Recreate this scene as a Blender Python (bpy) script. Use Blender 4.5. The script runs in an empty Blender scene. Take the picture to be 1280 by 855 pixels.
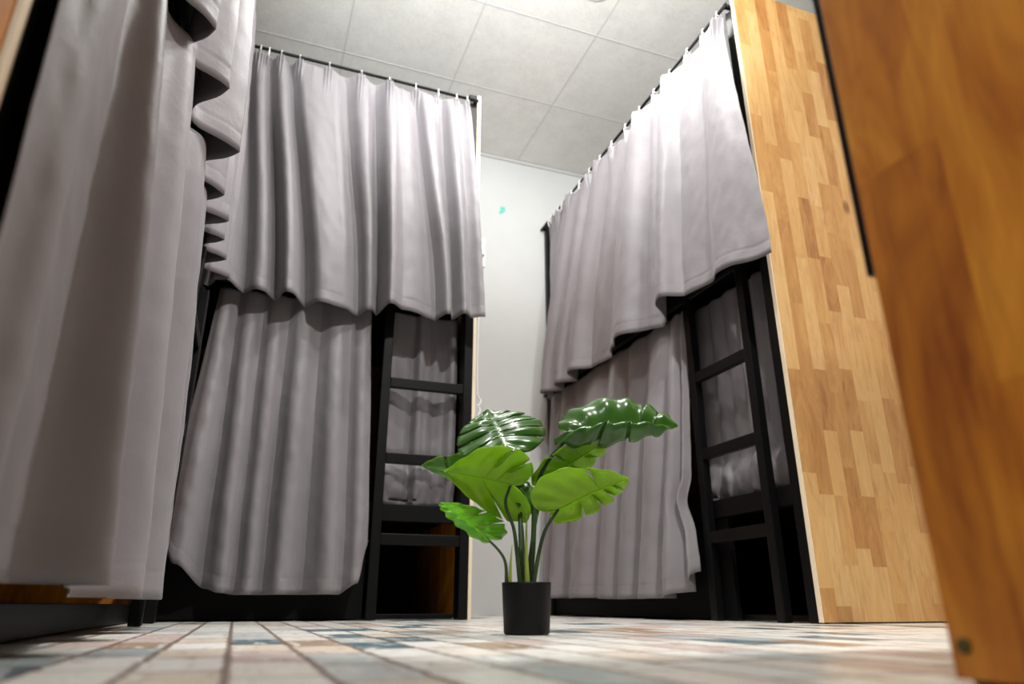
import bpy, bmesh, math, random
from mathutils import Vector, Matrix, noise
random.seed(7)
PI = math.pi
S = bpy.context.scene
COL = S.collection

# ------------------------------------------------------------------ materials
def new_mat(name):
    m = bpy.data.materials.new(name); m.use_nodes = True
    nt = m.node_tree; b = nt.nodes['Principled BSDF']
    return m, nt, b

class G:                                   # tiny helper for math node graphs
    def __init__(s, nt): s.nt = nt
    def n(s, t, **k):
        x = s.nt.nodes.new(t)
        for a, v in k.items(): setattr(x, a, v)
        return x
    def put(s, sock, v):
        if hasattr(v, 'is_output'): s.nt.links.new(v, sock)
        else: sock.default_value = v
    def m(s, op, a, b=0.0, c=0.0):
        x = s.n('ShaderNodeMath', operation=op)
        s.put(x.inputs[0], a); s.put(x.inputs[1], b); s.put(x.inputs[2], c)
        return x.outputs[0]
    def comb(s, a, b, c):
        x = s.n('ShaderNodeCombineXYZ')
        for i, v in enumerate((a, b, c)): s.put(x.inputs[i], v)
        return x.outputs[0]
    def white(s, v):
        x = s.n('ShaderNodeTexWhiteNoise', noise_dimensions='3D'); s.put(x.inputs['Vector'], v)
        return x
    def noise(s, v, scale, detail=4, rough=.6, dist=0):
        x = s.n('ShaderNodeTexNoise'); s.put(x.inputs['Vector'], v)
        x.inputs['Scale'].default_value = scale; x.inputs['Detail'].default_value = detail
        x.inputs['Roughness'].default_value = rough; x.inputs['Distortion'].default_value = dist
        return x.outputs['Fac']
    def ramp(s, f, stops, interp='LINEAR'):
        x = s.n('ShaderNodeValToRGB'); r = x.color_ramp; r.interpolation = interp
        while len(r.elements) < len(stops): r.elements.new(1)
        for e, (p, c) in zip(r.elements, stops):
            e.position = p; e.color = (*c, 1) if len(c) == 3 else c
        s.put(x.inputs[0], f); return x.outputs[0]
    def mix(s, f, a, b, mode='MIX'):
        x = s.n('ShaderNodeMix', data_type='RGBA', blend_type=mode)
        s.put(x.inputs[0], f)
        for i, v in ((6, a), (7, b)):
            if hasattr(v, 'is_output'): s.nt.links.new(v, x.inputs[i])
            else: x.inputs[i].default_value = (*v, 1)
        return x.outputs[2]
    def bump(s, h, strength, dist, b):
        x = s.n('ShaderNodeBump'); x.inputs['Strength'].default_value = strength
        x.inputs['Distance'].default_value = dist; s.put(x.inputs['Height'], h)
        s.nt.links.new(x.outputs[0], b.inputs['Normal'])
    def coord(s, which='Object'):
        t = s.n('ShaderNodeTexCoord'); sp = s.n('ShaderNodeSeparateXYZ')
        s.nt.links.new(t.outputs[which], sp.inputs[0])
        return t.outputs[which], sp.outputs[0], sp.outputs[1], sp.outputs[2]

def plain(name, col, rough=.5, metal=0, spec=.5, bumpy=0, scale=60):
    m, nt, b = new_mat(name)
    b.inputs['Base Color'].default_value = (*col, 1); b.inputs['Roughness'].default_value = rough
    b.inputs['Metallic'].default_value = metal; b.inputs['Specular IOR Level'].default_value = spec
    if bumpy:
        g = G(nt); v, x, y, z = g.coord()
        g.bump(g.noise(v, scale, 3), bumpy, .002, b)
    return m

def wood_mat(name, stops, strip=.06, lmin=.30, grain=.5, rough=.38, cellw=.5):
    """finger-jointed butcher-block board; strips run up local z, across local y"""
    m, nt, b = new_mat(name); g = G(nt); v, x, y, z = g.coord()
    wob = g.m('MULTIPLY', g.m('SUBTRACT', g.noise(g.comb(0, g.m('MULTIPLY', y, 3), g.m('MULTIPLY', z, 2)), 2, 2), .5), .004)
    yy = g.m('ADD', y, wob)
    c = g.m('FLOOR', g.m('DIVIDE', yy, strip))
    r1 = g.white(g.comb(c, 3.3, 0)).outputs['Value']
    r2 = g.white(g.comb(c, 9.7, 4)).outputs['Value']
    ln = g.m('ADD', lmin, g.m('MULTIPLY', r2, lmin * .9))
    zz = g.m('ADD', g.m('DIVIDE', z, ln), g.m('MULTIPLY', r1, 7))
    row = g.m('FLOOR', zz)
    cell = g.white(g.comb(c, row, 1.7)).outputs['Value']
    # grain : noise stretched along the board, offset per piece
    gv = g.comb(g.m('MULTIPLY', cell, 31), g.m('MULTIPLY', y, 1.0), g.m('MULTIPLY', z, .10))
    gr = g.noise(gv, 46, 5, .62, 1.2)
    fig = g.noise(g.comb(g.m('MULTIPLY', cell, 17), y, g.m('MULTIPLY', z, .28)), 13, 3, .55, 2.2)
    f = g.m('ADD', g.m('MULTIPLY', cell, cellw), g.m('ADD', g.m('MULTIPLY', gr, .24 * grain * 2), g.m('MULTIPLY', fig, .9 - cellw)))
    col = g.ramp(f, stops)
    dark = g.ramp(gr, [(.30, (.62, .50, .38)), (.50, (1, 1, 1))])
    col = g.mix(.55 * grain + .2, col, dark, 'MULTIPLY')
    # knots
    kn = g.n('ShaderNodeTexVoronoi', feature='F1'); kn.inputs['Scale'].default_value = 3.1
    g.put(kn.inputs['Vector'], g.comb(0, y, g.m('MULTIPLY', z, .55)))
    kf = g.ramp(kn.outputs['Distance'], [(.0, (.18, .08, .03)), (.035, (.30, .14, .06)), (.07, (1, 1, 1))])
    col = g.mix(.75, col, kf, 'MULTIPLY')
    # thin dark glue lines between strips
    fr = g.m('ABSOLUTE', g.m('SUBTRACT', g.m('FRACT', g.m('DIVIDE', yy, strip)), .5))
    gl = g.ramp(fr, [(.485, (1, 1, 1)), (.5, (.72, .60, .50))])
    col = g.mix(.6, col, gl, 'MULTIPLY')
    nt.links.new(col, b.inputs['Base Color'])
    b.inputs['Roughness'].default_value = rough
    g.bump(gr, .12, .002, b)
    return m

M = {}
M['pale_wood'] = wood_mat('rubberwood_board', [(.22, (.78, .55, .28)), (.45, (.68, .42, .165)), (.66, (.60, .33, .11)), (.84, (.47, .225, .065)), (.98, (.30, .12, .035))], strip=.058, lmin=.20, grain=.8, cellw=.44)
M['orange_wood'] = wood_mat('orange_board', [(.28, (.90, .45, .065)), (.50, (.78, .33, .032)), (.68, (.58, .20, .015)), (.88, (.28, .07, .006))], strip=.085, lmin=.8, grain=.95, rough=.40, cellw=.22)  # deeper orange board, wider and longer pieces than the pale one
M['edge'] = plain('pale_board_edge', (.80, .68, .50), .5)
M['metal'] = plain('black_painted_steel', (.0032, .0032, .0035), .45, 0, .16, .1, 90)
M['black_board'] = plain('black_board', (.003, .0028, .003), .6, 0, .12)
M['pot'] = plain('black_plastic', (.0035, .0035, .0035), .5, 0, .18, .15, 300)
M['soil'] = plain('dark_soil', (.02, .014, .01), .95, 0, .2, 1, 200)
M['white_plastic'] = plain('white_plastic', (.82, .82, .80), .4)
M['brass'] = plain('brass', (.80, .58, .25), .3, 1)
M['bronze'] = plain('dull_bronze', (.10, .085, .02), .5, .6)
M['teal'] = plain('teal_paint', (.10, .55, .45), .6)

def wall_mat():
    m, nt, b = new_mat('white_wall_paint'); g = G(nt); v, x, y, z = g.coord()
    nt.links.new(g.ramp(g.noise(v, 1.6, 4), [(.3, (.49, .503, .49)), (.7, (.545, .555, .54))]), b.inputs['Base Color'])
    b.inputs['Roughness'].default_value = .7; g.bump(g.noise(v, 120, 2), .08, .002, b); return m
M['wall'] = wall_mat()

def ceil_mat():
    m, nt, b = new_mat('mineral_ceiling_tile'); g = G(nt); v, x, y, z = g.coord()
    a = g.noise(v, 9, 6, .7); s2 = g.noise(v, 85, 3, .7)
    c = g.ramp(a, [(.3, (.60, .595, .56)), (.7, (.69, .685, .65))])
    c = g.mix(.5, c, g.ramp(s2, [(.34, (.80, .80, .77)), (.55, (1, 1, 1))]), 'MULTIPLY')
    nt.links.new(c, b.inputs['Base Color']); b.inputs['Roughness'].default_value = .42
    b.inputs['Specular IOR Level'].default_value = .4
    g.bump(s2, .25, .003, b); return m
M['ceiling'] = ceil_mat()
M['grid'] = plain('ceiling_grid_metal', (.50, .497, .475), .4, 0, .5)

def floor_mat():
    m, nt, b = new_mat('distressed_painted_plank_floor'); g = G(nt); v, x, y, z = g.coord()
    wv, ln = .078, .17
    c = g.m('FLOOR', g.m('DIVIDE', x, wv))
    r = g.white(g.comb(c, 2.1, 0)).outputs['Value']
    yy = g.m('ADD', g.m('DIVIDE', y, ln), g.m('MULTIPLY', r, 5))
    cell = g.white(g.comb(c, g.m('FLOOR', yy), .5)).outputs['Value']
    pal = [(0, (.70, .70, .66)), (.18, (.50, .53, .52)), (.27, (.72, .67, .60)), (.40, (.58, .47, .43)), (.50, (.75, .74, .70)),
           (.64, (.38, .44, .45)), (.71, (.64, .55, .45)), (.79, (.085, .15, .185)), (.86, (.70, .69, .64)), (.95, (.34, .23, .15))]
    col = g.ramp(cell, pal, 'CONSTANT')
    gv = g.comb(g.m('ADD', x, g.m('MULTIPLY', cell, 9)), g.m('MULTIPLY', y, .22), 0)
    wear = g.noise(gv, 38, 6, .72, .6)
    col = g.mix(g.ramp(wear, [(.53, (0, 0, 0)), (.66, (1, 1, 1))]), col, (.76, .74, .69))
    w2 = g.noise(g.comb(x, g.m('MULTIPLY', y, .3), 4), 55, 5, .7, .5)
    col = g.mix(g.ramp(w2, [(.55, (0, 0, 0)), (.70, (.85, .85, .85))]), col, (.26, .165, .105))
    wv_ = g.m('ADD', g.m('DIVIDE', x, wv), g.m('MULTIPLY', g.m('SUBTRACT', g.noise(v, 30, 4), .5), .22))
    ex = g.m('ABSOLUTE', g.m('SUBTRACT', g.m('FRACT', wv_), .5))
    ey = g.m('ABSOLUTE', g.m('SUBTRACT', g.m('FRACT', yy), .5))
    sx = g.ramp(ex, [(.43, (0, 0, 0)), (.47, (1, 1, 1))])
    sy = g.ramp(ey, [(.468, (0, 0, 0)), (.486, (1, 1, 1))])
    col = g.mix(g.m('MULTIPLY', sx, .85), col, (.13, .065, .040))
    col = g.mix(g.m('MULTIPLY', sy, .85), col, (.13, .075, .05))
    nt.links.new(col, b.inputs['Base Color'])
    b.inputs['Roughness'].default_value = .30
    b.inputs['Specular IOR Level'].default_value = .45
    g.bump(wear, .10, .002, b); return m
M['floor'] = floor_mat()

def fabric_mat():
    m, nt, b = new_mat('grey_satin_blackout_cloth'); g = G(nt); v, x, y, z = g.coord()
    a = g.noise(v, 5, 4, .6)
    nt.links.new(g.ramp(a, [(.3, (.190, .177, .186)), (.7, (.214, .200, .210))]), b.inputs['Base Color'])
    b.inputs['Roughness'].default_value = .48
    b.inputs['Specular IOR Level'].default_value = .30
    b.inputs['Sheen Weight'].default_value = .10; b.inputs['Sheen Roughness'].default_value = .5
    w = g.noise(v, 26, 5, .7, .4); f = g.noise(v, 900, 2, .5)
    h = g.m('ADD', g.m('MULTIPLY', w, 1.0), g.m('MULTIPLY', f, .08))
    g.bump(h, .22, .006, b); return m
M['fabric'] = fabric_mat()

def leaf_mat(name, c0, c1, rough, trans):
    m, nt, b = new_mat(name); g = G(nt); v, x, y, z = g.coord()
    col = g.ramp(g.noise(v, 28, 4, .6), [(.3, c0), (.7, c1)])
    nt.links.new(col, b.inputs['Base Color']); b.inputs['Roughness'].default_value = rough
    b.inputs['Specular IOR Level'].default_value = .55
    t = g.n('ShaderNodeBsdfTranslucent'); t.inputs[0].default_value = (.50, .85, .03, 1)
    mx = g.n('ShaderNodeMixShader'); mx.inputs[0].default_value = trans
    nt.links.new(b.outputs[0], mx.inputs[1]); nt.links.new(t.outputs[0], mx.inputs[2])
    nt.links.new(mx.outputs[0], nt.nodes['Material Output'].inputs[0]); return m
M['leaf_top'] = leaf_mat('glossy_leaf_upper_face', (.020, .070, .012), (.040, .108, .018), .24, .12)
M['leaf_low'] = leaf_mat('matt_leaf_lower_face', (.34, .68, .015), (.46, .80, .03), .42, .58)
M['leaf_young'] = leaf_mat('young_leaf_upper_face', (.09, .33, .015), (.17, .46, .025), .20, .35)
M['stem'] = plain('dark_green_stem', (.022, .05, .012), .4)
M['sprout'] = plain('yellow_green_sprout', (.20, .27, .03), .45)
def emis(name, col, st):
    m, nt, b = new_mat(name); b.inputs['Base Color'].default_value = (.9, .9, .9, 1)
    b.inputs['Emission Color'].default_value = (*col, 1); b.inputs['Emission Strength'].default_value = st; return m
M['glow'] = emis('lit_lamp_diffuser', (1, .985, .95), 30)

# ------------------------------------------------------------------ mesh helpers
def link(name, bm, mat, parent=None, smooth=False, loc=None):
    me = bpy.data.meshes.new(name); bm.normal_update(); bm.to_mesh(me); bm.free()
    if smooth:
        for p in me.polygons: p.use_smooth = True
    for q in (mat if isinstance(mat, (list, tuple)) else [mat]): me.materials.append(q)
    o = bpy.data.objects.new(name, me); COL.objects.link(o)
    if parent: o.parent = parent
    if loc: o.location = loc
    return o
def box(bm, a, b, bev=0.0):
    a, b = Vector(a), Vector(b)
    r = bmesh.ops.create_cube(bm, size=1)
    bmesh.ops.transform(bm, matrix=Matrix.Translation((a + b) / 2) @ Matrix.Diagonal((*(b - a), 1)), verts=r['verts'])
    if bev:
        es = list({e for v in r['verts'] for e in v.link_edges})
        bmesh.ops.bevel(bm, geom=es, offset=bev, segments=2, affect='EDGES', profile=.6)
def boxo(name, a, b, mat, parent=None, bev=.002):
    bm = bmesh.new(); box(bm, a, b, bev); return link(name, bm, mat, parent)
def tube(bm, pts, rad, seg=10, caps=True):
    pts = [Vector(p) for p in pts]; n = len(pts)
    rads = rad if isinstance(rad, (list, tuple)) else [rad] * n
    t0 = (pts[1] - pts[0]).normalized()
    ref = Vector((0, 0, 1)) if abs(t0.z) < .9 else Vector((1, 0, 0))
    u = t0.cross(ref).normalized(); rings = []
    for i, p in enumerate(pts):
        t = (pts[min(i + 1, n - 1)] - pts[max(i - 1, 0)]).normalized()
        u = (u - t * u.dot(t)).normalized(); w = t.cross(u)
        rings.append([bm.verts.new(p + (u * math.cos(2 * PI * k / seg) + w * math.sin(2 * PI * k / seg)) * rads[i]) for k in range(seg)])
    for a, b in zip(rings, rings[1:]):
        for k in range(seg): bm.faces.new((a[k], a[(k + 1) % seg], b[(k + 1) % seg], b[k]))
    if caps: bm.faces.new(rings[0][::-1]); bm.faces.new(rings[-1])
def spline(pts, n=8):
    P = [Vector(p) for p in pts]; P = [2 * P[0] - P[1]] + P + [2 * P[-1] - P[-2]]; out = []
    for i in range(1, len(P) - 2):
        for k in range(n):
            t = k / n; a, b, c, d = P[i - 1:i + 3]
            out.append(.5 * (2 * b + (c - a) * t + (2 * a - 5 * b + 4 * c - d) * t * t + (3 * b - a - 3 * c + d) * t ** 3))
    out.append(P[-2]); return out
def lathe(bm, prof, seg=40):
    rings = [[bm.verts.new((r * math.cos(2 * PI * k / seg), r * math.sin(2 * PI * k / seg), z)) for k in range(seg)] for r, z in prof]
    for a, b in zip(rings, rings[1:]):
        for k in range(seg): bm.faces.new((a[k], a[(k + 1) % seg], b[(k + 1) % seg], b[k]))
    return rings
def thing(name, label, cat, loc=(0, 0, 0), rz=0, group=None):
    o = bpy.data.objects.new(name, None); COL.objects.link(o); o.empty_display_size = .1
    o.location = loc; o.rotation_euler = (0, 0, rz); o['label'] = label; o['category'] = cat
    if group: o['group'] = group
    return o
def struct(o): o['kind'] = 'structure'; return o

# ------------------------------------------------------------------ room shell
X0, X1, Y0, Y1, ZC = -1.26, 2.68, -4.5, 3.85, 2.95
struct(boxo('floor', (X0 - .1, Y0 - .1, -.1), (X1 + .1, Y1 + .1, 0), M['floor'], bev=0))
struct(boxo('ceiling', (X0 - .1, Y0 - .1, ZC), (X1 + .1, Y1 + .1, ZC + .1), M['ceiling'], bev=0))
struct(boxo('wall_back', (X0 - .1, Y1, 0), (X1 + .1, Y1 + .1, ZC), M['wall'], bev=0))
struct(boxo('wall_front', (X0 - .1, Y0 - .1, 0), (X1 + .1, Y0, ZC), M['wall'], bev=0))
struct(boxo('wall_left', (X0 - .1, Y0, 0), (X0, Y1, ZC), M['wall'], bev=0))
struct(boxo('wall_right', (X1, Y0, 0), (X1 + .1, Y1, ZC), M['wall'], bev=0))
bm = bmesh.new()                                    # T-bar grid of the suspended ceiling
gx, gy = .195, 3.225
k = -3
while gx + k * .635 < X1:
    x = gx + k * .635
    if x > X0: box(bm, (x - .0045, Y0, ZC - .0016), (x + .0045, Y1, ZC + .003))
    k += 1
k = -9
while gy + k * .6 < Y1:
    y = gy + k * .6
    if y > Y0: box(bm, (X0, y - .0045, ZC - .002), (X1, y + .0045, ZC + .003))
    k += 1
struct(link('trim_1', bm, M['grid']))
bm = bmesh.new(); box(bm, (X0, Y1 - .016, ZC - .02), (X1, Y1, ZC))
struct(link('trim_2', bm, M['grid']))

# ------------------------------------------------------------------ bunk beds
ZT, DECK, UP = 2.484, .425, 1.36
def bunk(label, loc, rz, wood, L=2.0, W=.94, ladder=True, board=True, panel_z=ZT, near_edge=True, foot_panel=True, rail=.022, lower_rod=-.018, stile_top=UP - .10):
    """local frame: front at y=0, back at +y, ladder end at x=0, far end at x=-L"""
    t = thing('bunk_bed', label, 'bunk bed', loc, rz, 'black steel bunk beds of the dormitory')
    p = .042
    for x in (-p, -L):
        for y in (0, W - p):
            bm = bmesh.new(); box(bm, (x, y, 0), (x + p, y + p, ZT), .003); link('post', bm, M['metal'], t)
    for x0, x1 in ((.001, .019), (-L - .019, -L - .001)):
        if x0 < 0 and not foot_panel: continue
        bm = bmesh.new(); box(bm, (x0, .004, .004), (x1, W, panel_z), .0015)
        pn = link('end_panel', bm, wood, t)
        if not near_edge or (near_edge == 'foot' and x0 > 0): continue
        bm = bmesh.new(); box(bm, (x0 + .001, -.0015, .004), (x1 - .001, .0035, panel_z), 0)
        e = link('edge_band', bm, M['edge'], pn); e['label'] = 'pale board edge'
    for z0, z1 in ((DECK - .065, DECK), (UP - .07, UP)):
        for y in (.0, W - .04):
            boxo('side_rail', (-L + p, y, z0), (-p, y + .038, z1), M['metal'], t)
        boxo('bed_base', (-L + .01, .042, z1 - .03), (-.01, W - .045, z1 - .004), M['black_board'], t)
        for x in (-L * .33, -L * .67): boxo('cross_bar', (x - .02, .04, z0), (x + .02, W - .04, z1 - .032), M['metal'], t)
    for x in (-p, -L): boxo('head_rail', (x, p, ZT - .06), (x + p, W - p, ZT - .02), M['metal'], t)
    boxo('floor_rail', (-L + p, .045, .004), (-p, .075, rail), M['metal'], t)
    boxo('back_board', (-L + p, W - .012, .01), (-p, W - .002, DECK - .07), M['black_board'], t)
    boxo('back_panel', (-L + .002, W - .012, DECK), (-.002, W, UP - .07), M['inner'] , t)
    if board: boxo('front_board', (-L + p, .010, .006), (-.40, .030, DECK - .066), M['black_board'], t)
    for z, y in ((ZT - .05, -.022), (UP - .095, lower_rod)):
        bm = bmesh.new(); tube(bm, [(-L, y, z), (0, y, z)], .0075, 12)
        r = link('curtain_rod', bm, M['metal'], t, True)
        for x in (-L + .02, -.012):
            boxo('bracket', (x - .007, y - .004, z - .010), (x + .007, max(.001, y + .004), z + .010), M['metal'], r)
    if ladder is not None:
        la = thing('x', '', ''); del la['label'], la['category']
        la.name = 'ladder'; la.parent = t; la.location = (ladder, 0, 0)
        for x in (-.175, .175):
            bm = bmesh.new(); box(bm, (x - .019, -.034, .001), (x + .019, -.002, stile_top), .003); link('stile', bm, M['metal'], la)
        for z in (.289, .600, .912):
            bm = bmesh.new(); box(bm, (-.1555, -.031, z - .021), (.1555, -.005, z + .021), .003); link('rung', bm, M['metal'], la)
    return t
M['inner'] = wood_mat('inner_board', [(.2, (.52, .26, .06)), (.6, (.42, .18, .03)), (.95, (.3, .11, .02))])

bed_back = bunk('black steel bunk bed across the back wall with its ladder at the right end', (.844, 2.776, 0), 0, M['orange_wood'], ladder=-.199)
bed_right = bunk('black steel bunk bed along the right wall, closed by a pale butcher-block end panel', (1.661, 1.808, 0), -PI / 2, M['pale_wood'], L=2.034, ladder=-.302, panel_z=2.53, foot_panel=False)
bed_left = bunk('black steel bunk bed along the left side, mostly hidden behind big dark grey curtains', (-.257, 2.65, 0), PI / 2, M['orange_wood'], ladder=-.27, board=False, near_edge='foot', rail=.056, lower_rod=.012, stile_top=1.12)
bed_near = bunk('bunk bed at the right edge showing only its orange wooden end panel', (.504, .407, 0), PI, M['orange_wood'], ladder=None, board=False, near_edge=False)
boxo('upright', (-.0385, -.0375, .345), (-.0215, -.0005, ZT), M['metal'], bed_near, 0)
def screw(parent, p, n, r, mat, name='bolt'):
    bm = bmesh.new(); rg = lathe(bm, [(r, 0), (r, r * .35), (r * .7, r * .62), (r * .25, r * .7)], 14); bm.faces.new(rg[-1])
    n = Vector(n); bmesh.ops.transform(bm, matrix=Matrix.Translation(p) @ n.to_track_quat('Z', 'Y').to_matrix().to_4x4(), verts=bm.verts)
    return link(name, bm, mat, parent, True)
screw(bed_near, (.0188, .016, .026), (1, 0, 0), .0055, M['bronze'])
for yy in (-.142, -.118): screw(bed_right, (yy - .014, -.0005, .402), (0, -1, 0), .0065, M['brass'])['label'] = 'shiny brass bolt'

# ------------------------------------------------------------------ curtains
def smooth(t): t = max(0., min(1., t)); return t * t * (3 - 2 * t)
def interp(pts, x):
    if x <= pts[0][0]: return pts[0][1]
    for (a, b), (c, d) in zip(pts, pts[1:]):
        if x <= c: return b + (d - b) * smooth((x - a) / (c - a))
    return pts[-1][1]
def curtain(label, org, U, N, keys, ztop, hem, hooks=(), hook_z=None, group=None, rows=54, base=0.0, seed=0, pw=.8, extra=None, wr=1.0, stitch=True, crease=.6, dp=.55, amp=1.0):
    """keys: (u_top, u_bot, d_top, d_bot) along U, d outward along N; hem: [(u, z)]"""
    t = thing('curtain', label, 'curtain', org, 0, group)
    U, N = Vector(U), Vector(N)
    keys = [(a, b, c, d * amp) for a, b, c, d in keys]; cols = []
    for (a, b) in zip(keys, keys[1:]):
        ln = math.hypot(b[1] - a[1], b[3] - a[3]); n = max(6, int(max(ln, abs(b[0] - a[0])) / .0032))
        for k in range(n):
            f = k / n; e = .5 - .5 * math.cos(PI * f); g = f + .045 * math.sin(2 * PI * f)
            inward = (b[3] + b[2]) < (a[3] + a[2])
            if (inward and crease > 0) or (not inward and crease < 0): e = (1 - abs(crease)) * e + abs(crease) * f ** 2.1
            else: e = (1 - abs(crease)) * e + abs(crease) * (1 - (1 - f) ** 2.1)
            cols.append(tuple(a[i] + (b[i] - a[i]) * (g if i < 2 else e) for i in range(4)))
    cols.append(keys[-1])
    vs = [k / rows for k in range(rows + 1)]
    vs = sorted(set([round(v, 4) for v in vs + [.012, .024, .05, .065]]))
    hh = .052
    bm = bmesh.new(); grid = []
    for ci, (ut, ub, dt, db) in enumerate(cols):
        zb = interp(hem, ub); H = ztop - zb; col = []
        vv = sorted(vs + ([1 - (hh + .006) / H, 1 - hh / H, 1 - (hh - .006) / H] if stitch else [.9801, .9802, .9803]))
        for v in vv:
            w = smooth(v) * .45 + .55 * v ** pw
            u = ut + (ub - ut) * w
            wd = v ** dp
            d = dt + (db - dt) * wd + base * v
            z = ztop - H * v
            for hu in hooks:                                     # pinch pleats
                q = (u - hu)
                if abs(q) < .06:
                    fade = math.exp(-(v * H / .10) ** 2)
                    d += fade * (.030 * math.exp(-(q / .0048) ** 2) + .020 * math.exp(-((abs(q) - .013) / .0045) ** 2) - .012 * math.exp(-(q / .045) ** 2))
            if hooks and v < .12:
                near = min(abs(u - hu) for hu in hooks)
                z -= .018 * min(1, near / .05) * (1 - v / .12)
            n1 = noise.noise((u * 7 + seed, z * 2.2, seed)); n2 = noise.noise((u * 24 + z * 11 + seed, z * 15 - u * 6, 3.1 + seed))
            d += wr * (.010 * n1 * min(1, v * 3) + .0030 * n2 * min(1, v * 4))
            u += wr * .005 * noise.noise((z * 3, u * 5, 9 + seed)) * v
            if stitch:
                hz = z - zb
                if abs(hz - hh) < .004: d -= .0014
            if extra: u, d, z = extra(u, d, z, v)
            p = U * u + N * d; col.append(bm.verts.new((p.x, p.y, z)))
        grid.append(col)
    for a, b in zip(grid, grid[1:]):
        for i in range(len(a) - 1): bm.faces.new((a[i], b[i], b[i + 1], a[i + 1]))
    f = link('fabric_panel', bm, M['fabric'], t, True)
    so = f.modifiers.new('thick', 'SOLIDIFY'); so.thickness = .0016; so.offset = 0
    for hu in hooks:                                             # white plastic hooks and rings
        bm = bmesh.new(); c = U * hu
        rz = hook_z
        pts = []
        for k in range(15):
            a = 2 * PI * k / 14
            pts.append(c + N * (math.cos(a) * .0118) + Vector((0, 0, rz + math.sin(a) * .0118 - .0018)))
        tube(bm, pts, .0022, 6, False)
        tube(bm, spline([c + N * .010 + Vector((0, 0, rz - .010)), c + N * .016 + Vector((0, 0, rz - .030)), c + N * .010 + Vector((0, 0, rz - .058))], 4), .0030, 6)
        link('hook', bm, M['white_plastic'], t, True)
    return t
GU, GL = 'upper bunk curtains', 'lower bunk curtains'

# upper curtain of the back bunk : u = world x (from origin), d towards -y
b2u = [(-.36, -.35, .0, .0), (-.345, -.335, .01, .015), (-.33, -.32, 0, .01), (-.29, -.262, .012, .03), (-.275, -.245, 0, .02), (-.262, -.195, .025, .10), (-.235, -.115, 0, .010), (-.20, -.06, .03, .075), (-.150, .002, 0, .008), (-.107, .045, .03, .105), (-.06, .120, -.005, .000),
       (-.012, .178, .03, .075), (.108, .255, .025, .060), (.185, .332, -.004, .000), (.257, .368, .030, .060), (.325, .408, -.004, .004),
       (.392, .440, .032, .135), (.44, .495, .018, .095), (.512, .655, -.004, .030), (.555, .688, .030, .105), (.645, .722, -.004, .045),
       (.69, .752, .028, .125), (.735, .79, .012, .085), (.787, .846, .022, .110)]
curtain('pleated grey upper curtain hung across the back bunk bed', (0, 2.754, 0), (1, 0, 0), (0, -1, 0), b2u, 2.402,
        [(-.7, 1.21), (-.2, 1.205), (.0, 1.19), (.30, 1.172), (.42, 1.185), (.60, 1.185), (.84, 1.195)],
        [-.32, -.256, -.228, -.197, -.16, -.107, -.026, .108, .257, .39, .52, .633, .727, .782], 2.434, GU, base=.03, seed=1, amp=1.15)

# upper curtain of the right bunk : u = world y, d towards -x
b3u = [(1.838, 1.672, .005, .045), (1.90, 1.90, .030, .080), (1.985, 1.995, 0, .050), (2.12, 2.16, .010, .070), (2.225, 2.205, .030, .160), (2.29, 2.375, -.003, .015), (2.335, 2.44, 0, -.005),
       (2.40, 2.50, .012, .03), (2.515, 2.63, .030, .125), (2.59, 2.75, .012, .075), (2.68, 2.90, -.004, -.005), (2.80, 3.08, .015, .030), (2.955, 3.165, .030, .115), (3.02, 3.31, -.004, -.005), (3.13, 3.385, .030, .100),
       (3.22, 3.49, -.004, -.005), (3.33, 3.575, .030, .105), (3.46, 3.62, -.002, .005), (3.56, 3.65, .020, .03), (3.69, 3.69, 0, -.01)]
curtain('bright pleated grey upper curtain hung along the right bunk bed', (1.639, 0, 0), (0, 1, 0), (-1, 0, 0), b3u, 2.402,
        [(1.70, 1.175), (1.90, 1.205), (2.2, 1.215), (2.4, 1.195), (2.7, 1.205), (3.75, 1.20)],
        [1.862, 1.965, 2.087, 2.233, 2.374, 2.515, 2.663, 2.815, 2.955, 3.09, 3.222, 3.334, 3.41, 3.477, 3.54, 3.60, 3.65, 3.685], 2.434, GU, base=.03, seed=5)

# upper curtain of the left bunk : u = world y, d towards +x
b1u = [(.66, .66, 0, .02)]
ys = [.78, .93, 1.08, 1.275, 1.45, 1.70, 1.93, 2.085, 2.215, 2.36, 2.515]
vl = [.85, 1.0, 1.18, 1.37, 1.585, 1.825, 2.02, 2.155, 2.29, 2.44, 2.585]
am = [.03, .03, .03, .030, .050, .077, .03, .040, .028, .032, .047]
for a, b, c in zip(ys, vl, am): b1u += [(a, a, .012, c), (b, b, 0, -.04)]
b1u = b1u[:-1] + [(2.555, 2.56, .0, -.02)]
curtain('grey upper curtain of the left bunk bed seen from underneath its scalloped hem', (-.235, 0, 0), (0, 1, 0), (1, 0, 0), b1u, 2.402,
        [(.7, 1.18), (1.5, 1.17), (2.6, 1.165)], [], 2.434, GU, base=.03, seed=11, crease=-.5)

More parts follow.
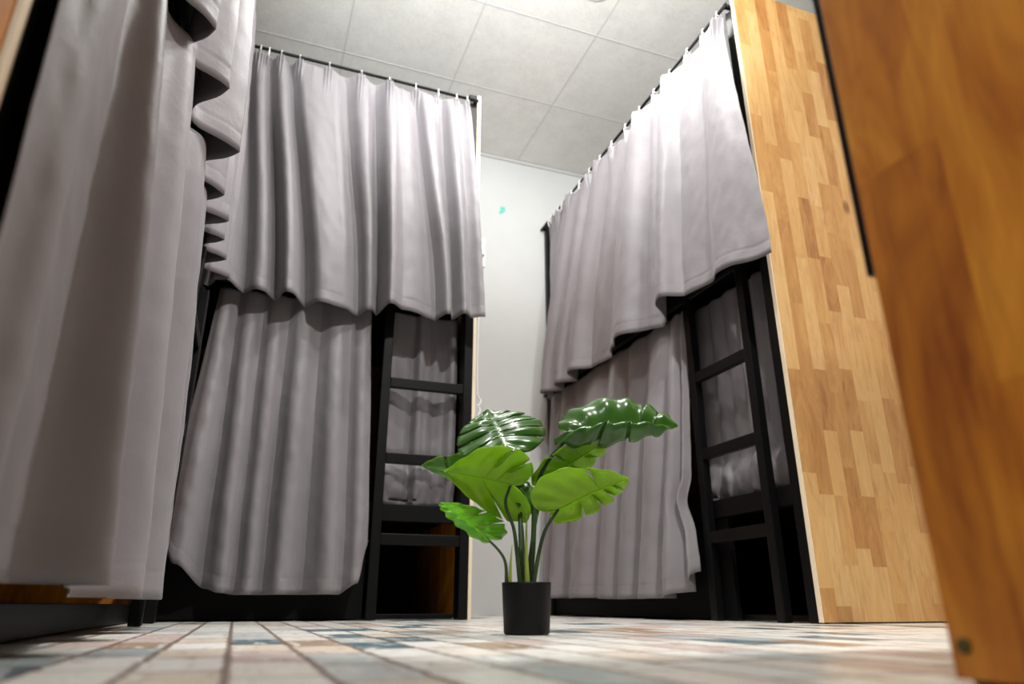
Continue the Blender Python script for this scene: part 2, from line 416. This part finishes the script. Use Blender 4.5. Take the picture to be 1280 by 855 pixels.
# lower curtains
b2l = [(-.205, -.262, 0, .045), (-.18, -.19, .014, .085), (-.13, -.115, 0, .018), (-.086, -.055, .016, .080), (-.035, -.012, 0, .020), (.013, .030, .014, .065), (.065, .078, 0, .008),
       (.122, .135, .016, .080), (.19, .218, 0, .006), (.252, .300, .014, .085), (.31, .355, 0, .030), (.358, .398, .012, .070), (.392, .434, .004, .030)]
def tuck(u, d, z, v):                                           # cloth pulled round into the bed at its lower corners
    return u, d, z
curtain('grey lower curtain of the back bunk, hanging left of the ladder with a rounded hem', (0, 2.768, 0), (1, 0, 0), (0, -1, 0), b2l, 1.232,
        [(-.262, .26), (-.20, .18), (-.10, .105), (-.06, .092), (.0, .086), (.34, .088), (.40, .125), (.436, .26)], [], None, GL, base=.02, dp=.8, amp=1.25, seed=21, wr=1.25)
def rumple(amp, z0, sd):
    def f(u, d, z, v):
        q = (z - z0) / .055
        d += amp * math.exp(-q * q) * (.75 + .5 * noise.noise((u * 9, sd, 0)))
        q2 = (z - z0 - .085) / .02
        d -= amp * .45 * math.exp(-q2 * q2)
        if v > .8: d += min(1, (v - .8) / .1) * .010 * noise.noise((u * 30, z * 30, sd))
        return u, d, z
    return f
b2r = [(.47, .47, 0, .0), (.50, .505, .012, .030), (.56, .565, .004, .012), (.605, .60, -.006, -.012), (.635, .63, .014, .030), (.655, .655, .008, .02), (.70, .70, -.006, -.010), (.745, .74, 0, .0), (.775, .772, .012, .03), (.795, .795, 0, .01)]
curtain('grey curtain bunched on the deck behind the ladder of the back bunk', (0, 2.850, 0), (1, 0, 0), (0, -1, 0), b2r, 1.262,
        [(.47, DECK + .004), (.8, DECK + .004)], [], None, GL, base=.0, seed=31, extra=rumple(.030, .53, 2.0), stitch=False)
b2h = [(-1.10, -1.08, 0, .02), (-.98, -.97, .014, .07), (-.88, -.87, 0, .01), (-.78, -.77, .014, .07), (-.68, -.67, 0, .01), (-.58, -.57, .014, .07), (-.48, -.47, 0, .01), (-.40, -.39, .014, .06), (-.33, -.33, 0, .01), (-.285, -.30, .014, .04), (-.262, -.285, 0, .015)]
curtain('grey lower curtain of the back bunk tucked in the corner behind the left bunk', (0, 2.775, 0), (1, 0, 0), (0, -1, 0), b2h, 1.232,
        [(-1.1, .09), (-.4, .09), (-.28, .14)], [], None, GL, base=.02, dp=.8, seed=41)
b3l = [(2.318, 2.325, 0, .020), (2.332, 2.340, .010, .05), (2.345, 2.362, 0, .018), (2.37, 2.410, .016, .085), (2.43, 2.485, 0, .018), (2.50, 2.59, .016, .080), (2.63, 2.725, 0, .020), (2.70, 2.80, .016, .070),
       (2.81, 2.90, 0, .016), (2.90, 2.985, .016, .070), (3.02, 3.08, 0, .018), (3.12, 3.20, .016, .085), (3.26, 3.36, .008, .05), (3.42, 3.49, 0, .0), (3.50, 3.56, .014, .07), (3.60, 3.65, 0, .01), (3.70, 3.72, .012, .05), (3.76, 3.765, 0, .01)]
def cinch(u, d, z, v):
    w = math.exp(-((u - 2.33) / .06) ** 2)
    q = math.exp(-((z - .43) / .07) ** 2)
    d += w * q * (.012 + .010 * math.sin(u * 420)); u -= w * .045 * smooth((.36 - z) / .2) * (1 if z < .36 else 0) * .5
    u += w * q * .015
    return u, d, z
curtain('grey lower curtain of the right bunk, hanging behind the potted plant', (1.653, 0, 0), (0, 1, 0), (-1, 0, 0), b3l, 1.232,
        [(2.325, .17), (2.36, .10), (2.44, .078), (2.9, .078), (3.1, .085), (3.76, .088)], [], None, GL, base=.02, dp=.7, amp=1.5, seed=51, extra=cinch, wr=1.2)
b3r = [(1.865, 1.862, 0, .0), (1.885, 1.885, .014, .03), (1.92, 1.925, 0, .0), (1.975, 1.955, .016, .035), (2.02, 2.01, -.004, -.008), (2.065, 2.06, .018, .045), (2.10, 2.12, .004, .008), (2.15, 2.165, .014, .03), (2.20, 2.20, 0, -.006), (2.25, 2.24, .012, .026), (2.29, 2.30, 0, 0), (2.34, 2.34, .012, .02), (2.40, 2.40, 0, 0)]
curtain('grey curtain bunched on the deck behind the ladder of the right bunk', (1.752, 0, 0), (0, 1, 0), (-1, 0, 0), b3r, 1.262,
        [(1.86, DECK + .02), (1.93, DECK + .004), (2.4, DECK + .004)], [], None, GL, base=.0, seed=61, extra=rumple(.030, .50, 7.0), stitch=False, wr=1.3)
b1l = [(.664, .664, .016, .028), (.685, .685, .016, .022), (.76, .76, .035, .045), (.80, .80, .012, .018), (.93, .935, 0, .026), (.985, 1.0, .02, .116), (1.06, 1.08, .01, .05), (1.24, 1.27, 0, .026), (1.33, 1.35, .045, .115), (1.42, 1.44, .01, .05),
       (1.58, 1.60, 0, .026), (1.68, 1.70, .055, .115), (1.82, 1.82, 0, .02), (1.92, 1.92, .05, .095), (2.0, 2.0, 0, .02), (2.08, 2.08, .02, .08), (2.15, 2.15, 0, .02)]
curtain('large shadowed grey lower curtain of the left bunk, closest to the camera', (-.269, 0, 0), (0, 1, 0), (1, 0, 0), b1l, 1.160,
        [(.66, .072), (1.05, .076), (1.25, .064), (2.15, .066)], [], None, GL, base=.012, seed=71, dp=.75, crease=.3, wr=.7)

# ------------------------------------------------------------------ potted plant
PX, PY = .530, 1.345
plant = thing('potted_plant', 'small artificial monstera plant with lime and dark green leaves in a black pot', 'plant', (PX, PY, 0))
off = Vector((PX, PY, 0))
bm = bmesh.new()
r = lathe(bm, [(.0, .001), (.0415, .001), (.0440, .004), (.0478, .090), (.0482, .0935), (.0470, .0945), (.0455, .0930), (.0440, .078)], 48)
bmesh.ops.remove_doubles(bm, verts=bm.verts, dist=1e-5)
link('pot', bm, M['pot'], plant, True)
bm = bmesh.new(); rr = lathe(bm, [(.0445, .080), (.030, .0835), (.012, .0845)], 32); bm.faces.new(rr[-1]); link('soil', bm, M['soil'], plant, True)
def outline(s):
    P = [(0, 0), (-.13, .10), (-.21, .34), (-.17, .66), (-.02, .92), (.20, 1.0), (.42, .96), (.62, .80), (.80, .52), (.92, .24), (1.0, 0)]
    x = s * (len(P) - 1); i = min(int(x), len(P) - 2); t = x - i
    q = [P[max(0, min(len(P) - 1, j))] for j in (i - 1, i, i + 1, i + 2)]
    f = lambda a, b, c, d: .5 * (2 * b + (c - a) * t + (2 * a - 5 * b + 4 * c - d) * t * t + (3 * b - a - 3 * c + d) * t ** 3)
    return f(*[p[0] for p in q]), f(*[p[1] for p in q])
CAM = Vector((0, 0, .0527))
def leaf(B, T, Rt, Lf, top_seen, slits, depth, droop=.10, arch=.06, mats=('leaf_top', 'leaf_low'), seed=0, wave=.006):
    B, T, Rt, Lf = [Vector(p) - off for p in (B, T, Rt, Lf)]
    ax = T - B; Lg = ax.length; m = B + ax * .28
    sides = [(Rt - m), (Lf - m)]
    nrm = (sides[0] - sides[1]).cross(ax).normalized()
    mid_world = off + B + ax * .4
    facing = nrm.dot(CAM - mid_world) > 0
    if facing != bool(top_seen): nrm = -nrm                    # nrm = upper-face normal
    def mid(a): return B + ax * a - nrm * (droop * Lg * a * a)
    bm = bmesh.new(); ns, nr = 180, 12
    for si, sv in enumerate(sides):
        rows = []
        for i in range(ns + 1):
            s = i / ns; a, b = outline(s)
            a0 = max(0, (s - .12) / .88) ** 1.15
            k = 0; ridge = 0
            for sc, sd in slits[si]:
                k = max(k, sd * math.exp(-((s - sc) / .0070) ** 2))
            vein = math.sin((s * 7.5 - .2) * 2 * PI)
            row = []
            for j in range(nr + 1):
                q = j / nr; qq = q * (1 - depth * k)
                P = mid(a0) * (1 - qq) + (mid(a) + sv * b) * qq
                # bulge the blade between midrib and margin, ripple across veins, margin droops
                P = P + nrm * (arch * Lg * math.sin(PI * min(1, q)) * b - .05 * Lg * q * q * b + wave * vein * q * (1 - .3 * q) * min(1, b * 2))
                P = P + nrm * (.010 * noise.noise((s * 5 + seed, q * 2, si + seed)) * q)
                row.append(bm.verts.new(P))
            rows.append(row)
        for a_, b_ in zip(rows, rows[1:]):
            for j in range(nr):
                try: bm.faces.new((a_[j], b_[j], b_[j + 1], a_[j + 1]))
                except ValueError: pass
    bmesh.ops.remove_doubles(bm, verts=bm.verts, dist=.00012)
    bmesh.ops.dissolve_degenerate(bm, edges=bm.edges, dist=1e-5)
    bm.normal_update()
    for f in bm.faces:
        if f.normal.dot(nrm) < 0: f.normal_flip()
    o = link('leaf', bm, [M[mats[0]], M[mats[1]]], plant, True)
    so = o.modifiers.new('thick', 'SOLIDIFY'); so.thickness = .0010; so.offset = -1; so.material_offset = 1; so.material_offset_rim = 1
    bm = bmesh.new()                                            # midrib
    pts = [mid(k / 12) - nrm * .0012 for k in range(13)]
    tube(bm, pts, [.0018 * (1 - k / 14) + .0003 for k in range(13)], 7)
    link('midrib', bm, M[mats[1]], o, True)
    return o
sl = lambda *a: [(x, 1.0) for x in a]
full = sl(.36, .46, .55, .64, .73, .82)
leaf((.4859, 1.345, .3571), (.4640, 1.395, .4580), (.5840, 1.375, .4270), (.387, 1.355, .3565), 1, (sl(.40, .50, .60, .70, .80), sl(.42, .54, .66, .78)), .62, seed=1, wave=.003)
leaf((.6479, 1.345, .4024), (.8774, 1.295, .4335), (.7723, 1.395, .5125), (.7034, 1.305, .3825), 1, (sl(.70, .80), sl(.48, .62, .76)), .40, seed=2, wave=.008, droop=.05, arch=.14)
leaf((.4965, 1.345, .2822), (.345, 1.315, .3046), (.4656, 1.275, .3478), (.5044, 1.395, .2214), 0, (sl(.36, .50), sl(.55,)), .55, seed=3, wave=.003)
leaf((.602, 1.345, .2374), (.7423, 1.315, .3149), (.5587, 1.275, .3066), (.7055, 1.385, .2503), 0, (sl(.70,), sl(.45, .58, .70, .80)), .62, seed=4, wave=.003)
leaf((.4448, 1.345, .1783), (.3483, 1.295, .2351), (.4833, 1.375, .2234), (.3818, 1.315, .1959), 1, (sl(.45, .62), ()), .45, mats=('leaf_young', 'leaf_low'), seed=5, wave=.005)
leaf((.6033, 1.395, .306), (.7304, 1.365, .4099), (.5904, 1.345, .3614), (.7212, 1.435, .361), 0, (sl(.5, .64), sl(.45, .6, .74)), .5, seed=6, wave=.003)
leaf((.5186, 1.435, .3004), (.3316, 1.425, .3113), (.4503, 1.395, .3406), (.4666, 1.465, .2882), 1, (sl(.6, .75), sl(.6, .75)), .4, seed=7, wave=.003)
leaf((.5442, 1.405, .2905), (.573, 1.405, .2349), (.5217, 1.375, .252), (.5892, 1.425, .2821), 1, (sl(.5, .65), sl(.5, .65)), .4, seed=8, wave=.003)
def stem(pts, r0, r1, mat='stem', name='stem'):
    P = spline([Vector(p) - off for p in pts], 8); P = [P[0] - Vector((0, 0, .009))] + P; n = len(P)
    bm = bmesh.new(); tube(bm, P, [r0 + (r1 - r0) * i / (n - 1) for i in range(n)], 10)
    return link(name, bm, M[mat], plant, True)
stem([(.4886, 1.345, .0912), (.4867, 1.345, .1281), (.4749, 1.345, .1503), (.4448, 1.345, .1783)], .0036, .0022)
stem([(.5166, 1.345, .0916), (.5101, 1.345, .1513), (.5034, 1.345, .1971), (.4863, 1.345, .2433), (.4965, 1.345, .2822)], .0045, .0028)
stem([(.5254, 1.365, .0922), (.5307, 1.375, .1694), (.5342, 1.395, .2687), (.5201, 1.375, .3315), (.4859, 1.345, .3571)], .0060, .0030)
stem([(.5464, 1.365, .0924), (.5584, 1.375, .1859), (.563, 1.375, .2671), (.5798, 1.365, .3252), (.6091, 1.345, .3697), (.6479, 1.345, .4024)], .0060, .0034)
stem([(.5452, 1.345, .0919), (.558, 1.345, .1524), (.5726, 1.345, .1964), (.602, 1.345, .2374)], .0046, .0030)
stem([(.543, 1.375, .0924), (.5685, 1.395, .2041), (.5881, 1.405, .264), (.6033, 1.395, .306)], .0044, .0028)
stem([(.5367, 1.378, .0925), (.5497, 1.425, .2228), (.5186, 1.435, .3004)], .0044, .0026)
stem([(.4938, 1.340, .0913), (.4953, 1.340, .1283), (.4986, 1.340, .1645)], .0042, .0006, 'sprout', 'sprout')
stem([(.5264, 1.332, .0914), (.5251, 1.332, .151), (.5263, 1.332, .2203)], .0060, .0008, 'sprout', 'sprout')

# ------------------------------------------------------------------ small wall things
bm = bmesh.new()
tube(bm, spline([(.874, 2.79, 1.53), (.875, 2.79, 1.3), (.874, 2.792, 1.1), (.876, 2.79, .93), (.884, 2.79, .895), (.893, 2.79, .885), (.888, 2.79, .865), (.880, 2.79, .86), (.890, 2.79, .84), (.880, 2.79, .81)], 6), .0032, 8)
o = link('power_cord', bm, M['white_plastic'], None, True)
o['label'] = 'thin white power cord dangling from the white socket beside the back bunk'; o['category'] = 'cord'
so_ = thing('wall_socket', 'small white plastic socket box fixed beside the back bunk end panel', 'socket', (.884, 2.80, 1.60))
boxo('socket_body', (-.0195, -.020, -.075), (.016, .020, .075), M['white_plastic'], so_, .004)
boxo('socket_plug', (-.010, -.036, -.02), (.010, -.0195, .02), M['white_plastic'], so_, .004)
bm = bmesh.new()
for k in range(7):
    a = k * .9; bmesh.ops.create_icosphere(bm, subdivisions=2, radius=.006 + .004 * (k % 3), matrix=Matrix.Translation((1.362 + .016 * math.cos(a), Y1 - .0015, 2.535 + .02 * math.sin(a * 1.3))) @ Matrix.Diagonal((1, .12, 1, 1)))
o = link('paint_mark', bm, M['teal'], None, True); o['label'] = 'tiny teal paint smudge on the white back wall'; o['category'] = 'mark'

# ------------------------------------------------------------------ lamps
def downlight(label, x, y, power, r=.07):
    t = thing('ceiling_light', label, 'ceiling light', (x, y, ZC), 0)
    bm = bmesh.new(); lathe(bm, [(r * .82, -.004), (r * .9, -.010), (r, -.009), (r * 1.06, -.003), (r * 1.06, 0)], 48); link('ring', bm, M['white_plastic'], t, True)
    bm = bmesh.new(); rg = lathe(bm, [(r * .83, -.0045), (r * .4, -.006), (.001, -.006)], 40); link('diffuser', bm, M['glow'], t, True)
    L = bpy.data.lights.new('lamp', 'AREA'); L.shape = 'DISK'; L.size = r * 1.7; L.energy = power; L.color = (1, .985, .96)
    o = bpy.data.objects.new('lamp', L); COL.objects.link(o); o.location = (0, 0, -.014); o.parent = t
    return t
downlight('round recessed ceiling light nearest the right bunk, its rim just in view', 1.33, 2.34, 12)
downlight('round recessed ceiling light over the middle of the aisle, just above the picture', 1.02, 2.02, 22)
downlight('added round fill light on the ceiling behind the camera, over the left side', -1.0, -1.3, 28)  # unseen fill light, added to brighten the orange end panels
def pendant(label, x, y, z, power, r=.045):
    t = thing('pendant_lamp', label, 'pendant lamp', (x, y, ZC))
    bm = bmesh.new(); lathe(bm, [(.0, -.001), (.05, -.001), (.05, -.02), (.006, -.03)], 32); tube(bm, [(0, 0, -.02), (0, 0, z - ZC + r + .03)], .003, 8); link('cord', bm, M['black_board'], t, True)
    bm = bmesh.new(); lathe(bm, [(.012, z - ZC + r + .04), (.022, z - ZC + r + .03), (.022, z - ZC + r - .004)], 24); link('lamp_holder', bm, M['black_board'], t, True)
    bm = bmesh.new(); bmesh.ops.create_uvsphere(bm, u_segments=32, v_segments=18, radius=r, matrix=Matrix.Translation((0, 0, z - ZC))); link('globe', bm, emis('bright_globe', (1, .985, .965), power), t, True)
pendant('bright globe pendant lamp hanging over the aisle, above the picture', .62, 1.74, 2.55, 560)
downlight('round recessed ceiling light over the front of the aisle behind the near orange panel', .95, .05, 100)
L = bpy.data.lights.new('ceiling_fill_spot', 'SPOT'); L.energy = 640; L.spot_size = math.radians(66); L.spot_blend = .9; L.shadow_soft_size = .05; L.color = (.95, .975, 1)  # added unseen spot that brightens the ceiling, standing in for a bounced flash
o = bpy.data.objects.new('ceiling_fill_spot', L); COL.objects.link(o); o.location = (.12, .15, 1.5)
o.rotation_euler = (Vector((.95, 2.3, 2.95)) - o.location).to_track_quat('-Z', 'Y').to_euler()

w = bpy.data.worlds.new('World'); S.world = w; w.use_nodes = True
w.node_tree.nodes['Background'].inputs[0].default_value = (.5, .5, .5, 1); w.node_tree.nodes['Background'].inputs[1].default_value = .05

# ------------------------------------------------------------------ camera
tilt, yaw = .3602, .3559
fw = Vector((math.sin(yaw) * math.cos(tilt), math.cos(yaw) * math.cos(tilt), math.sin(tilt)))
rt = Vector((math.cos(yaw), -math.sin(yaw), 0)); up = rt.cross(fw)
cd = bpy.data.cameras.new('camera'); cam = bpy.data.objects.new('camera', cd); COL.objects.link(cam); S.camera = cam
cam.matrix_world = Matrix((( rt.x, up.x, -fw.x, CAM.x), (rt.y, up.y, -fw.y, CAM.y), (rt.z, up.z, -fw.z, CAM.z), (0, 0, 0, 1)))
cd.sensor_width = 36; cd.lens = 874.0 / 1280 * 36; cd.clip_start = .02
cd.dof.use_dof = True; cd.dof.focus_distance = 1.75; cd.dof.aperture_fstop = 2.8
S.view_settings.view_transform = 'Standard'; S.view_settings.look = 'None'; S.view_settings.gamma = 1
S.view_settings.use_curve_mapping = False; S.view_settings.exposure = .0
